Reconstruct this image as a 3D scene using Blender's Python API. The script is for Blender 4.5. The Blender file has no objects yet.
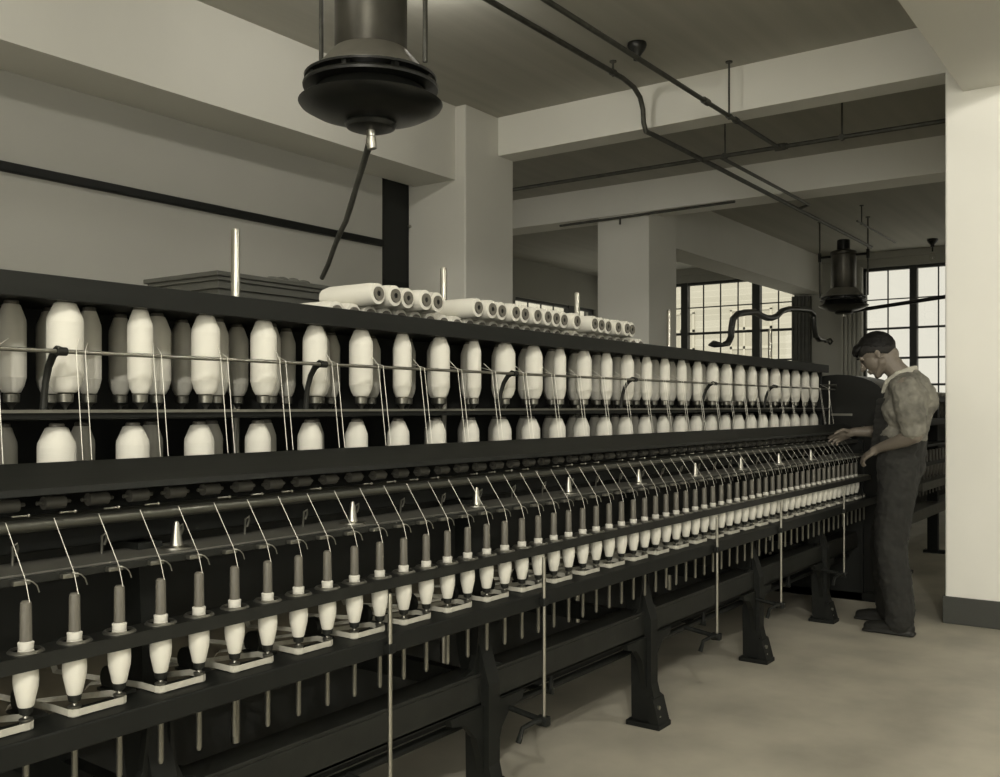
import bpy, bmesh, math, random
from mathutils import Vector, Matrix
random.seed(7)
S = bpy.context.scene
C = S.collection
PI = math.pi
# ------------------------------------------------------------------ camera geometry (metres; X runs along the spinning frame)
F, AZ, H, HOR = 964.0, math.radians(35.53), 1.32, 407.0
CA, SA = math.cos(AZ), math.sin(AZ)
def rat(px):                       # X/Y of the vertical plane seen at photo column px
    u = (px-500)/F
    return (CA+SA*u)/(SA-CA*u)
def X_at(px, Y): return rat(px)*Y
def Y_at(px, X): return X/rat(px)
def Z_at(py, X, Y): return H-(py-HOR)/F*(X*CA+Y*SA)

# ------------------------------------------------------------------ materials
def mat(name, col, rough=0.6, metal=0.0, noise=0.0, scale=6.0, bump=0.0, spec=0.5, col2=None, stretch=None):
    m = bpy.data.materials.new(name); m.use_nodes = True
    nt = m.node_tree; b = nt.nodes['Principled BSDF']
    b.inputs['Base Color'].default_value = (*col, 1)
    b.inputs['Roughness'].default_value = rough
    b.inputs['Metallic'].default_value = metal
    b.inputs['Specular IOR Level'].default_value = spec
    if noise or bump:
        tc = nt.nodes.new('ShaderNodeTexCoord'); mp = nt.nodes.new('ShaderNodeMapping')
        nt.links.new(tc.outputs['Object'], mp.inputs['Vector'])
        if stretch: mp.inputs['Scale'].default_value = stretch
        n = nt.nodes.new('ShaderNodeTexNoise'); n.inputs['Scale'].default_value = scale
        n.inputs['Detail'].default_value = 6
        nt.links.new(mp.outputs['Vector'], n.inputs['Vector'])
        if noise:
            r = nt.nodes.new('ShaderNodeValToRGB')
            c2 = col2 or tuple(c*(1-noise) for c in col)
            r.color_ramp.elements[0].color = (*c2, 1); r.color_ramp.elements[0].position = .3
            r.color_ramp.elements[1].color = (*col, 1); r.color_ramp.elements[1].position = .7
            nt.links.new(n.outputs['Fac'], r.inputs['Fac'])
            nt.links.new(r.outputs['Color'], b.inputs['Base Color'])
        if bump:
            bp = nt.nodes.new('ShaderNodeBump'); bp.inputs['Strength'].default_value = bump
            bp.inputs['Distance'].default_value = .01
            nt.links.new(n.outputs['Fac'], bp.inputs['Height'])
            nt.links.new(bp.outputs['Normal'], b.inputs['Normal'])
    return m
M = {}
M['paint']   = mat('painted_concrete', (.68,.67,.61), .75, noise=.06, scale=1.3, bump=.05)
M['litpaint']  = mat('lit_pale_paint', (.84,.83,.765), .7, noise=.05, scale=1.3, bump=.05)  # paler copy of the painted concrete; light on its faces put into the colour
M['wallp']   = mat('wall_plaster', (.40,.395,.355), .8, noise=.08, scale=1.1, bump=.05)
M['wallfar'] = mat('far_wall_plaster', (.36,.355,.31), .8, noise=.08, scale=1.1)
M['ceil']    = mat('board_marked_ceiling', (.44,.43,.375), .85, noise=.14, scale=2.0, bump=.12, stretch=(.15,4,1))
M['floor']   = mat('worn_concrete_floor', (.49,.46,.375), .55, noise=.32, scale=2.6, bump=.06)
M['basep']   = mat('dark_base_paint', (.045,.047,.04), .6)
M['iron']    = mat('black_cast_iron', (.0085,.0095,.008), .55, noise=.3, scale=9, bump=.12, spec=.25)
M['iron2']   = mat('worn_black_iron', (.020,.021,.018), .48, metal=.2, noise=.35, scale=14, bump=.08, spec=.3)
M['dwood']   = mat('oiled_dark_wood', (.010,.011,.009), .55, noise=.4, scale=5, bump=.1, spec=.25, stretch=(.4,4,4))
M['shelf']   = mat('oiled_grey_plate', (.10,.098,.083), .55, metal=.2, noise=.25, scale=10)
M['steel']   = mat('polished_steel', (.42,.41,.36), .33, metal=1.0)
M['dsteel']  = mat('dull_steel', (.26,.255,.22), .38, metal=.9, noise=.2, scale=20)
M['roller']  = mat('dark_fluted_roller', (.10,.10,.085), .35, metal=.8)
M['leather'] = mat('roller_leather', (.065,.063,.054), .45)
def yarn_mat(name, col, sc=260):
    m = mat(name, col, .9, spec=.15)
    nt = m.node_tree; b = nt.nodes['Principled BSDF']
    tc = nt.nodes.new('ShaderNodeTexCoord'); w = nt.nodes.new('ShaderNodeTexWave')
    w.bands_direction = 'Z'; w.inputs['Scale'].default_value = sc; w.inputs['Distortion'].default_value = 1.5
    w.inputs['Detail'].default_value = 2
    bp = nt.nodes.new('ShaderNodeBump'); bp.inputs['Strength'].default_value = .25; bp.inputs['Distance'].default_value = .001
    nt.links.new(tc.outputs['Object'], w.inputs['Vector']); nt.links.new(w.outputs['Color'], bp.inputs['Height'])
    nt.links.new(bp.outputs['Normal'], b.inputs['Normal'])
    return m
M['yarn']    = yarn_mat('white_cotton_yarn', (.64,.625,.555))
M['roving']  = yarn_mat('white_cotton_roving', (.66,.645,.575), 120)
M['bobwood'] = mat('bobbin_wood', (.135,.127,.105), .42, noise=.3, scale=30, stretch=(6,6,1))
M['white']   = mat('white_enamel', (.62,.605,.54), .5)
M['tape']    = mat('cotton_drive_tape', (.50,.485,.41), .9, noise=.25, scale=40)
M['thread']  = mat('cotton_thread', (.85,.83,.74), .9)
M['dark']    = mat('void_shade', (.012,.013,.011), .8)  # near-black standing in for shade in gaps, hollows and behind parts
M['black']   = mat('black_enamel', (.009,.0095,.008), .3, noise=.2, scale=5)
M['galv']    = mat('galvanised_sheet', (.095,.09,.074), .36, metal=.7, noise=.45, scale=5)
M['skirt']   = mat('lit_sheet_skirt', (.22,.21,.175), .5, metal=.3, noise=.25, scale=6)  # paler than the body sheet: light on the flare put into the colour
M['hfade']   = mat('clipped_hair', (.016,.0145,.012), .8, noise=.5, scale=60)
M['pipe']    = mat('dull_iron_pipe', (.10,.10,.085), .5, metal=.5, noise=.4, scale=15)
M['crate']   = mat('grey_painted_wood', (.085,.086,.072), .6, noise=.25, scale=6, stretch=(1,1,6))
M['rag']     = mat('dusty_rag', (.10,.1,.085), .95, noise=.4, scale=20)
M['drum']    = mat('tinned_drum', (.17,.155,.12), .5, metal=.5, noise=.3, scale=4)
M['sash']    = mat('dark_window_steel', (.03,.032,.027), .5)
M['skin']    = mat('skin', (.17,.145,.115), .55, noise=.08, scale=12)
M['hair']    = mat('dark_hair', (.007,.0065,.0055), .6, noise=.4, scale=40, bump=.6, spec=.2, stretch=(1,.2,1))
M['shirt']   = mat('worn_work_shirt', (.25,.24,.20), .9, noise=.6, scale=11, bump=.6)
M['overall'] = mat('dark_denim', (.022,.022,.019), .9, noise=.3, scale=14, bump=.4)
M['shoe']    = mat('black_shoe_leather', (.015,.015,.013), .4)
M['lip']     = mat('eye_dark', (.03,.025,.02), .3)
M['wood']    = mat('varnished_wood', (.2,.19,.155), .5, noise=.2, scale=6)

M['farglass'] = mat('sky_lit_panes', (.50,.48,.41), .5)
M['farframe'] = mat('cream_frames', (.62,.60,.52), .7)
def brick_mat():
    m = bpy.data.materials.new('pale_brick'); m.use_nodes = True
    nt = m.node_tree; b = nt.nodes['Principled BSDF']; b.inputs['Roughness'].default_value = .9
    tc = nt.nodes.new('ShaderNodeTexCoord'); mp = nt.nodes.new('ShaderNodeMapping')
    mp.inputs['Rotation'].default_value = (PI/2, 0, PI/2)
    br = nt.nodes.new('ShaderNodeTexBrick'); br.inputs['Scale'].default_value = 2.2
    br.inputs['Color1'].default_value = (.58,.565,.50,1); br.inputs['Color2'].default_value = (.51,.495,.43,1)
    br.inputs['Mortar'].default_value = (.66,.645,.58,1)
    nt.links.new(tc.outputs['Object'], mp.inputs['Vector']); nt.links.new(mp.outputs['Vector'], br.inputs['Vector'])
    nt.links.new(br.outputs['Color'], b.inputs['Base Color'])
    return m
M['brick'] = brick_mat()
def glass_mat():
    m = bpy.data.materials.new('window_glass'); m.use_nodes = True
    nt = m.node_tree; nt.nodes.remove(nt.nodes['Principled BSDF'])
    t = nt.nodes.new('ShaderNodeBsdfTransparent'); t.inputs['Color'].default_value = (.95,.95,.92,1)
    g = nt.nodes.new('ShaderNodeBsdfGlossy'); g.inputs['Roughness'].default_value = .03
    x = nt.nodes.new('ShaderNodeMixShader'); x.inputs['Fac'].default_value = .05
    nt.links.new(t.outputs[0], x.inputs[1]); nt.links.new(g.outputs[0], x.inputs[2])
    nt.links.new(x.outputs[0], nt.nodes['Material Output'].inputs['Surface'])
    return m
M['glass'] = glass_mat()

# ------------------------------------------------------------------ mesh builder
def frame_of(d):
    d = d.normalized()
    a = Vector((0,0,1)) if abs(d.z) < .9 else Vector((1,0,0))
    u = d.cross(a).normalized(); v = d.cross(u).normalized()
    return u, v
class MB:
    def __init__(s): s.bm = bmesh.new()
    def box(s, x0, x1, y0, y1, z0, z1, bev=0.0):
        vs = [s.bm.verts.new((x, y, z)) for x in (x0,x1) for y in (y0,y1) for z in (z0,z1)]
        fs = [s.bm.faces.new([vs[i] for i in q]) for q in ((0,1,3,2),(4,6,7,5),(0,4,5,1),(2,3,7,6),(0,2,6,4),(1,5,7,3))]
        if bev:
            es = list({e for f in fs for e in f.edges})
            bmesh.ops.bevel(s.bm, geom=es, offset=bev, segments=2, affect='EDGES', profile=.5)
        return s
    def prism(s, pts, axis, a0, a1):      # closed outline extruded along an axis; pts are the two other coordinates in order
        def P(p, a):
            return {'x': (a, p[0], p[1]), 'y': (p[0], a, p[1]), 'z': (p[0], p[1], a)}[axis]
        A = [s.bm.verts.new(P(p, a0)) for p in pts]; B = [s.bm.verts.new(P(p, a1)) for p in pts]
        n = len(pts)
        s.bm.faces.new(A); s.bm.faces.new(B[::-1])
        for i in range(n): s.bm.faces.new((A[i], B[i], B[(i+1)%n], A[(i+1)%n]))
        return s
    def tube(s, pts, r, n=8, cap=True):   # r may be a list
        pts = [Vector(p) for p in pts]; R = r if isinstance(r, (list, tuple)) else [r]*len(pts)
        rings = []; pu = None
        for i, p in enumerate(pts):
            d = (pts[min(i+1, len(pts)-1)]-pts[max(i-1, 0)])
            if pu is None: u, v = frame_of(d)
            else:
                dn = d.normalized(); u = (pu-dn*pu.dot(dn)).normalized(); v = dn.cross(u)
            pu = u
            rings.append([s.bm.verts.new(p+(u*math.cos(t)+v*math.sin(t))*R[i]) for t in [2*PI*k/n for k in range(n)]])
        for a, b in zip(rings, rings[1:]):
            for k in range(n): s.bm.faces.new((a[k], b[k], b[(k+1)%n], a[(k+1)%n]))
        if cap:
            s.bm.faces.new(rings[0][::-1]); s.bm.faces.new(rings[-1])
        return s
    def lathe(s, prof, c=(0,0,0), n=24, axis='z'):    # prof: (radius, height) from one end to the other
        c = Vector(c); rings = []
        def P(r, h, t):
            a, b = r*math.cos(t), r*math.sin(t)
            return {'z': Vector((a,b,h)), 'y': Vector((a,h,b)), 'x': Vector((h,a,b))}[axis]+c
        for r, h in prof:
            if r < 1e-6: rings.append([s.bm.verts.new(P(0,h,0))])
            else: rings.append([s.bm.verts.new(P(r,h,2*PI*k/n)) for k in range(n)])
        for a, b in zip(rings, rings[1:]):
            for k in range(n):
                q = [a[k%len(a)], b[k%len(b)], b[(k+1)%len(b)], a[(k+1)%len(a)]]
                q2 = []
                for v in q:
                    if v not in q2: q2.append(v)
                if len(q2) > 2: s.bm.faces.new(q2)
        if len(rings[0]) > 1: s.bm.faces.new(rings[0])
        if len(rings[-1]) > 1: s.bm.faces.new(rings[-1][::-1])
        return s
    def ball(s, c, r, sc=(1,1,1), rot=None, n=16):
        mtx = Matrix.Translation(Vector(c)) @ (rot.to_4x4() if rot else Matrix()) @ Matrix.Diagonal((*[r*k for k in sc], 1))
        bmesh.ops.create_uvsphere(s.bm, u_segments=n, v_segments=max(8, n//2+2), radius=1, matrix=mtx)
        return s
    def limb(s, pts, rs, n=14):           # tapered limb with round joints
        s.tube(pts, list(rs), n)
        for p, r in zip(pts, rs): s.ball(p, r, n=n)
        return s
    def build(s, name, m, parent=None, smooth=True, loc=None):
        bmesh.ops.recalc_face_normals(s.bm, faces=s.bm.faces[:])
        if loc is not None: bmesh.ops.translate(s.bm, verts=s.bm.verts[:], vec=-Vector(loc))
        me = bpy.data.meshes.new(name)
        if smooth:
            for f in s.bm.faces: f.smooth = True
            for e in s.bm.edges:
                if len(e.link_faces) == 2 and e.calc_face_angle(0) > .6: e.smooth = False
        s.bm.to_mesh(me); s.bm.free()
        me.materials.append(m)
        o = bpy.data.objects.new(name, me); C.objects.link(o)
        if loc is not None: o.location = loc
        if parent is not None:
            o.parent = parent
            if loc is None: o.location = -parent_world(parent)     # mesh is in world coordinates
            else: o.location = Vector(loc)-parent_world(parent)
        return o
def parent_world(p):
    v = Vector(p.location)
    while p.parent is not None:
        p = p.parent; v = v+Vector(p.location)
    return v
def tag(o, label, cat, group=None, kind=None):
    o['label'] = label; o['category'] = cat
    if group: o['group'] = group
    if kind: o['kind'] = kind
    return o
def thing(name, loc, label, cat, group=None):
    o = bpy.data.objects.new(name, None); C.objects.link(o); o.location = loc
    o.empty_display_size = .05
    return tag(o, label, cat, group)
def struct(name, mb, m, label=None, smooth=False):
    o = mb.build(name, m, None, smooth); o['kind'] = 'structure'
    if label: o['label'] = label
    return o
def dup(root, loc):
    r = root.copy(); C.objects.link(r); r.location = loc
    for ch in root.children:
        c = ch.copy(); C.objects.link(c); c.parent = r
        for g in ch.children:
            d = g.copy(); C.objects.link(d); d.parent = c
    return r
ORD = ['zeroth','first','second','third','fourth','fifth','sixth','seventh','eighth','ninth','tenth','eleventh','twelfth','thirteenth','fourteenth',
       'fifteenth','sixteenth','seventeenth','eighteenth','nineteenth','twentieth']

# ------------------------------------------------------------------ the room
ZC, ZB, ZG = 3.85, 3.515, 3.23      # ceiling, cross-beam soffit, girder soffit
XW, YS, XR, YR = 16.4, 9.3, -4.5, -4.5
struct('floor', MB().box(XR-.2, XW+.3, YR-.2, YS+.2, -.15, 0), M['floor'])
struct('ceiling', MB().box(XR-.2, XW+.3, YR-.2, YS+.2, ZC, ZC+.15), M['ceil'])
DX = 5.97
struct('wall_left', MB().box(XR, DX, 5.47, 5.62, 0, ZC), M['wallp'])
# far wall with two window openings
w1 = (5.47, 9.1); w2 = (-1.6, Y_at(862, XW)); ztop = 3.60
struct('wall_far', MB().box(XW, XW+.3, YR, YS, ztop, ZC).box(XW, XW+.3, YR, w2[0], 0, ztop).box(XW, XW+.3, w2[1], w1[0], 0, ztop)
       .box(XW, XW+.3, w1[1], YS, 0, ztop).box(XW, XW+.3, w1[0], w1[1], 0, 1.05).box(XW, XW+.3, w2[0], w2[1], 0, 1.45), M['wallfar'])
sx0, sx1, szt = X_at(515.5, YS), 16.2, 3.2
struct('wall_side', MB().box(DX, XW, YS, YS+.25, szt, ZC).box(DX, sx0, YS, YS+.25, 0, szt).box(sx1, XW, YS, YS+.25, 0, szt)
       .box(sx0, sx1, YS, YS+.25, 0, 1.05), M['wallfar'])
# unseen walls behind and beside the camera, with their window openings
struct('wall_rear', MB().box(XR-.2, XR, YR, 5.6, 0, .9).box(XR-.2, XR, YR, 5.6, 3.55, ZC).box(XR-.2, XR, YR, -3.9, .9, 3.55)
       .box(XR-.2, XR, .2, .7, .9, 3.55).box(XR-.2, XR, 4.7, 5.6, .9, 3.55), M['wallp'])
struct('wall_right', MB().box(XR, XW, YR-.2, YR, 0, .9).box(XR, XW, YR-.2, YR, 3.55, ZC).box(XR, -3.9, YR-.2, YR, .9, 3.55)
       .box(.3, .9, YR-.2, YR, .9, 3.55).box(5.4, 6.0, YR-.2, YR, .9, 3.55).box(10.4, XW, YR-.2, YR, .9, 3.55), M['wallp'])
# columns, girders (along the frame) and cross beams
def col_(name, x0, x1, y0, y1, m='paint'): return struct(name, MB().box(x0, x1, y0, y1, 0, ZC, .012), M[m])
CX0, CX1, CY0, CY1 = 6.38, 7.08, 4.91, 5.54
col_('column', CX0, CX1, CY0, CY1)['label'] = 'square painted column rising behind the left half of the machine'
col_('column', 9.74, 10.46, 4.91, 5.57)['label'] = 'square painted column further back under the second beam'
col_('column', CX0, CX1, .58, Y_at(945, CX0), 'litpaint')['label'] = 'bright white column at the right edge'
YE = Y_at(945, CX0)
struct('baseboard_column', MB().box(CX0-.012, CX1+.012, .568, YE+.012, 0, .165, .004), M['basep'])
struct('ceiling_girder', MB().box(XR, CX0+.01, 5.02, 5.469, ZG, ZC), M['paint'], 'deep girder along the left wall')
struct('ceiling_girder', MB().box(10.09, XW, 5.02, 5.469, ZG, ZC), M['paint'], 'deep girder from the second beam to the far wall')
struct('ceiling_girder', MB().box(XR, XW, .68, 1.11, ZG, ZC), M['paint'], 'girder over the right hand column')
struct('ceiling_beam', MB().box(6.85, 7.09, YR, YS, ZB, ZC), M['litpaint'], 'front cross beam')
struct('ceiling_beam', MB().box(9.70, 10.1, YR, YS, ZB-.01, ZC), M['litpaint'], 'second cross beam')
struct('ceiling_beam', MB().box(2.4, 2.65, YR, .68, ZB, ZC), M['paint'], 'cross beam beside the camera')
# added dark panel standing in for the unlit gap between wall end and column
d = struct('dark_gap_panel', MB().box(DX+.005, CX0+.03, 5.545, 5.60, 0, ZG+.3, .004), M['dark'])
MB().box(DX+.03, DX+.05, 5.525, 5.547, 1.0, 3.2, .003).build('gap_panel_edge', M['iron'], d, False)
MB().box(CX0-.03, CX0-.005, 5.50, 5.52, 2.88, 2.90, .003).build('gap_panel_stud', M['steel'], d, False)
MB().box(DX+.06, CX0+.02, 5.535, 5.546, 2.35, 2.40).build('gap_panel_bar', M['iron'], d, False)
# dark picture-rail pipe on the left wall
zs = Z_at(171, X_at(30, 5.44), 5.44)
struct('trim_1', MB().box(XR+.05, DX, 5.435, 5.475, zs-.028, zs+.028, .008), M['iron'], 'dark rail along the left wall')
# pilaster, ribbed boxing and moulding beside the far windows
mb = MB(); ya, yb = Y_at(792, XW-.1), Y_at(810, XW-.1)
mb.box(XW-.12, XW-.01, yb, ya, 0, 3.2)
for k in range(5):
    y = yb+(ya-yb)*(k+.5)/5; mb.box(XW-.15, XW-.11, y-.012, y+.012, 0, 3.2)
struct('trim_2', mb, M['crate'], 'dark ribbed boxing beside the middle window')
mb = MB(); ya, yb = Y_at(840, XW-.15), Y_at(861, XW-.15)
mb.box(XW-.12, XW-.01, yb, ya, 0, 3.62)
for k in range(5):
    y = yb+(ya-yb)*(k+.5)/5; mb.box(XW-.16, XW-.11, y-.02, y+.02, 0, 3.62)
struct('trim_3', mb, M['wallfar'], 'ribbed reveal left of the right hand window')
struct('trim_4', MB().box(XW-.05, XW-.005, YR, 9.2, ZC-.12, ZC-.001, .01), M['wallfar'])

def window(name, axis, a, lo, hi, z0, z1, mull, cols, rows):
    """steel sash window: one frame with thick mullions, thin glazing bars, panes of glass. axis x: lies in plane X=a."""
    def B(mb, p0, p1, q0, q1, t0, t1):
        return mb.box(a+t0, a+t1, p0, p1, q0, q1) if axis == 'x' else mb.box(p0, p1, a+t0, a+t1, q0, q1)
    fr = MB()
    B(fr, lo, hi, z0, z0+.06, .05, .14); B(fr, lo, hi, z1-.05, z1, .05, .14)
    B(fr, lo, lo+.05, z0, z1, .05, .14); B(fr, hi-.05, hi, z0, z1, .05, .14)
    root = fr.build(name, M['sash'], None, False); root['kind'] = 'structure'
    for m, w in mull:
        mb = MB(); B(mb, m-w/2, m+w/2, z0, z1, .03, .15); mb.build('mullion', M['sash'], root, False)
    bars = MB()
    for c in cols: B(bars, c-.010, c+.010, z0, z1, .085, .105)
    for r_, w in rows: B(bars, lo, hi, r_-w/2, r_+w/2, .083, .107)
    bars.build('glazing_bars', M['sash'], root, False)
    g = MB(); B(g, lo, hi, z0, z1, .093, .097); g.build('pane', M['glass'], root, False)
    return root
yy = lambda px: Y_at(px, XW+.09)
zz = lambda py, px: Z_at(py, XW+.09, yy(px))
r1, r2 = zz(307.5, 700), zz(333.5, 700)
window('window_1', 'x', XW, w1[0], w1[1], 1.05, ztop, [(yy(685.5), .13), (yy(757), .14), (yy(650), .16), (yy(610),.16)],
       [yy(p) for p in (703.5, 720.5, 738, 778.5, 667, 640, 622)], [(r1, .02), (r2, .045), (r2-.52, .03), (r2-1.03, .03)])
q1, q2 = zz(298.5, 900), zz(328, 900)
window('window_2', 'x', XW, w2[0], w2[1], 1.45, ztop, [(yy(914), .11), (yy(914)-2.55, .11)],
       [yy(p) for p in (888, 938.5)]+[yy(938.5)-.62*k for k in (1, 2, 4, 5)], [(q1, .018), (q2, .035), (zz(358,900), .035), (zz(384.5, 925), .035)])
xx = lambda px: X_at(px, YS+.09)
window('window_3', 'y', YS, sx0, sx1, 1.05, szt, [(xx(569.5), .22)], [xx(p) for p in (528, 541, 553.5, 585)], [(2.62, .03), (2.1, .05), (1.6, .03)])
# windows behind and beside the camera (plain sashes)
for i, (lo, hi) in enumerate(((-3.9, .2), (.7, 4.7))):
    window('window_%d' % (4+i), 'x', XR-.2, lo, hi, .9, 3.55, [((lo+hi)/2, .12)], [lo+(hi-lo)*k/8 for k in (1,2,3,5,6,7)], [(1.5,.03),(2.1,.04),(2.8,.03)])
for i, (lo, hi) in enumerate(((-3.9, .3), (.9, 5.4), (6.0, 10.4))):
    window('window_%d' % (6+i), 'y', YR-.2, lo, hi, .9, 3.55, [((lo+hi)/2, .12)], [lo+(hi-lo)*k/8 for k in (1,2,3,5,6,7)], [(1.5,.03),(2.1,.04),(2.8,.03)])

# ------------------------------------------------------------------ buildings across the street
def facade(name, loc, w, h, cols, rows, label):
    x, y, z = loc
    t = thing(name, loc, label, 'building', 'buildings outside the windows')
    MB().box(x, x+6, y, y+w, -6, h).build('wall', M['brick'], t, False)
    cw = w/cols; rh = 3.6
    for i in range(cols):
        for j in range(rows):
            if (j+1)*rh-2 > h: continue
            y0 = y+cw*(i+.5); z0 = -4.4+j*rh
            mb = MB()
            for k in range(4): mb.box(x-.06, x-.005, y0-.75+k*.5-.04, y0-.75+k*.5+.04, z0, z0+2.1)
            for k in range(4): mb.box(x-.06, x-.005, y0-.79, y0+.79, z0+k*.7-.05, z0+k*.7+.05)
            f = mb.build('window', M['farframe'], t, False)
            MB().box(x-.03, x-.004, y0-.75, y0+.75, z0, z0+2.1).build('pane', M['farglass'], f, False)
    return t
facade('brick_building', (34, 11.5, 0), 18, 26, 6, 8, 'pale brick mill building with paned windows seen through the middle window')
facade('brick_building', (36, -1.2, 0), 7.2, 12, 3, 5, 'pale brick building seen through the window behind the worker')

# ------------------------------------------------------------------ the spinning frame
FX0, FX1 = .22, 6.74
YC = 2.36
fr = thing('spinning_frame', (3.7, YC, 0), 'long black ring spinning frame running from the left edge to the worker', 'spinning machine')
def P(name, mb, m, smooth=True, parent=fr): return mb.build(name, M[m], parent, smooth)
# creel: top tray, shelves, posts, thread rod
ZT0, ZT1 = 1.568, 1.609
P('creel_tray', MB().box(FX0+.001, FX1-.001, 2.03, 2.69, ZT0, ZT0+.010).box(FX0, FX1, 2.02, 2.034, 1.556, ZT1, .002).box(FX0, FX1, 2.682, 2.70, ZT0, ZT1, .002)
  .box(FX1-.02, FX1, 2.03, 2.69, ZT0, ZT1, .002).box(FX0, FX0+.02, 2.03, 2.69, ZT0, ZT1, .002), 'dwood', False)
P('creel_shelf', MB().box(FX0, FX1, 2.02, 2.70, 1.292, 1.313, .003), 'dwood', False)
P('creel_shelf_edge', MB().box(FX0, FX1, 2.012, 2.0195, 1.307, 1.314), 'dsteel', False)
P('creel_shelf', MB().box(FX0, FX1, 2.00, 2.72, 1.03, 1.05, .003), 'dwood', False)
for x in (.92, X_at(235.5, YC), X_at(443.5, YC), X_at(577, YC), X_at(669, YC), X_at(770, YC)):
    P('creel_post', MB().lathe([(.013,.3),(.0135,.31),(.0135,1.855),(.011,1.862)], (x, YC, 0), 16), 'steel')
ZR = 1.44; YRD = 1.98
P('thread_rod', MB().tube([(FX0, YRD, ZR), (FX1, YRD, ZR)], .005, 10), 'dsteel')
BR = [.2+.0, X_at(61, YRD), X_at(323, YRD), X_at(515, YRD), X_at(635, YRD), X_at(715, YRD), X_at(776, YRD)]
BR = BR[1:]
for x in BR:
    P('rod_bracket', MB().tube([(x, YRD, ZR), (x, YRD+.012, ZR+.004), (x, YRD+.032, ZR-.008), (x, YRD+.050, ZR-.032), (x, YRD+.062, ZR-.066), (x, YRD+.068, ZR-.10), (x, YRD+.070, 1.312)],
      [.010,.010,.0085,.008,.0075,.0075,.009], 10).tube([(x-.012, YRD, ZR), (x+.012, YRD, ZR)], .0095, 12), 'iron2')
# creel end frames
for x in (FX0+.03, FX1-.03):
    P('creel_upright', MB().box(x-.012, x+.012, 2.06, 2.10, 1.04, 1.56, .003), 'iron', False)
    P('creel_upright', MB().box(x-.012, x+.012, 2.62, 2.66, 1.04, 1.56, .003), 'iron', False)
P('creel_end_blind', MB().box(FX1-.032, FX1-.021, 2.12, 2.61, 1.051, 1.291).box(FX1-.032, FX1-.021, 2.12, 2.61, 1.314, 1.567), 'dark', False)  # added blind that stops window light showing through the creel end
P('creel_shade_sheet', MB().box(FX0, FX1, 2.385, 2.40, 1.05, 1.292).box(FX0, FX1, 2.385, 2.40, 1.313, 1.568), 'dark', False)  # added dark sheet standing in for the shade behind the bobbins
# roller beam cover: a sloping dark board
P('roller_cover', MB().prism([(1.93,1.205),(1.80,1.163),(1.796,1.150),(1.93,1.188)], 'x', FX0, FX1), 'dwood', False)
P('roller_beam', MB().box(FX0, FX1, 1.935, 1.99, 1.02, 1.185, .004), 'iron', False)
P('bottom_roller', MB().tube([(FX0, 1.838, 1.088), (FX1, 1.838, 1.088)], .0125, 12).tube([(FX0, 1.885, 1.092), (FX1, 1.885, 1.092)], .012, 12), 'roller')
P('thread_board', MB().box(FX0, FX1, 1.785, 1.928, .997, 1.006, .002), 'shelf', False)
P('thread_board_edge', MB().box(FX0, FX1, 1.775, 1.7845, .987, 1.002, .001), 'iron2', False)
P('dark_backing', MB().box(FX0, FX1, 2.02, 2.035, .79, 1.03), 'dark', False)  # added dark sheet standing in for the unlit machine interior
# steel cones on the thread board
CONES = [X_at(p, 1.83) for p in (177, 353, 477, 569, 639, 695.5, 741, 779, 811)]
for x in CONES:
    P('lifter_cone', MB().lathe([(.034,1.0062),(.034,1.010),(.015,1.013),(.0125,1.022),(.008,1.05),(.0065,1.06),(.004,1.0655),(0,1.067)], (x, 1.832, 0), 20), 'steel')
# spindles and everything that repeats with them
SP, SX0, SY = .09617, 1.0403, 1.755
IDX = list(range(-7, 59))
SX = {i: SX0+SP*i for i in IDX}
Z_RT, Z_RB = .866, .838
def ring_rail():
    bm = bmesh.new(); n = 16; y0, y1 = 1.72, 1.79; r = .0255
    for i in IDX:
        cx = SX[i]; hx = SP/2
        for z, flip in ((Z_RT, False), (Z_RB, True)):
            ci = []; sq = []
            for k in range(n):
                t = 2*PI*(k+.5)/n; c_, s_ = math.cos(t), math.sin(t)
                ci.append(bm.verts.new((cx+r*c_, SY+r*s_, z)))
                m_ = min(hx/abs(c_), (.035)/abs(s_))
                sq.append(bm.verts.new((cx+c_*m_, SY+s_*m_, z)))
            for k in range(n):
                q = (ci[k], sq[k], sq[(k+1)%n], ci[(k+1)%n]); bm.faces.new(q if not flip else q[::-1])
            if flip:
                for k in range(n): bm.faces.new((top[k], top[(k+1)%n], ci[(k+1)%n], ci[k]))
            top = ci
    xa, xb = SX[IDX[0]]-SP/2, SX[IDX[-1]]+SP/2
    mb = MB(); mb.bm = bm
    for y in (y0, y1):
        v = [bm.verts.new(p) for p in ((xa,y,Z_RB),(xb,y,Z_RB),(xb,y,Z_RT),(xa,y,Z_RT))]; bm.faces.new(v)
    for x in (xa, xb):
        v = [bm.verts.new(p) for p in ((x,y0,Z_RB),(x,y1,Z_RB),(x,y1,Z_RT),(x,y0,Z_RT))]; bm.faces.new(v)
    return mb
rr = ring_rail().build('ring_rail', M['iron2'], fr, False)
P('spindle_rail', MB().box(FX0, FX1, 1.70, 1.81, .674, .7215, .004), 'iron', False)
lab = None
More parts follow.
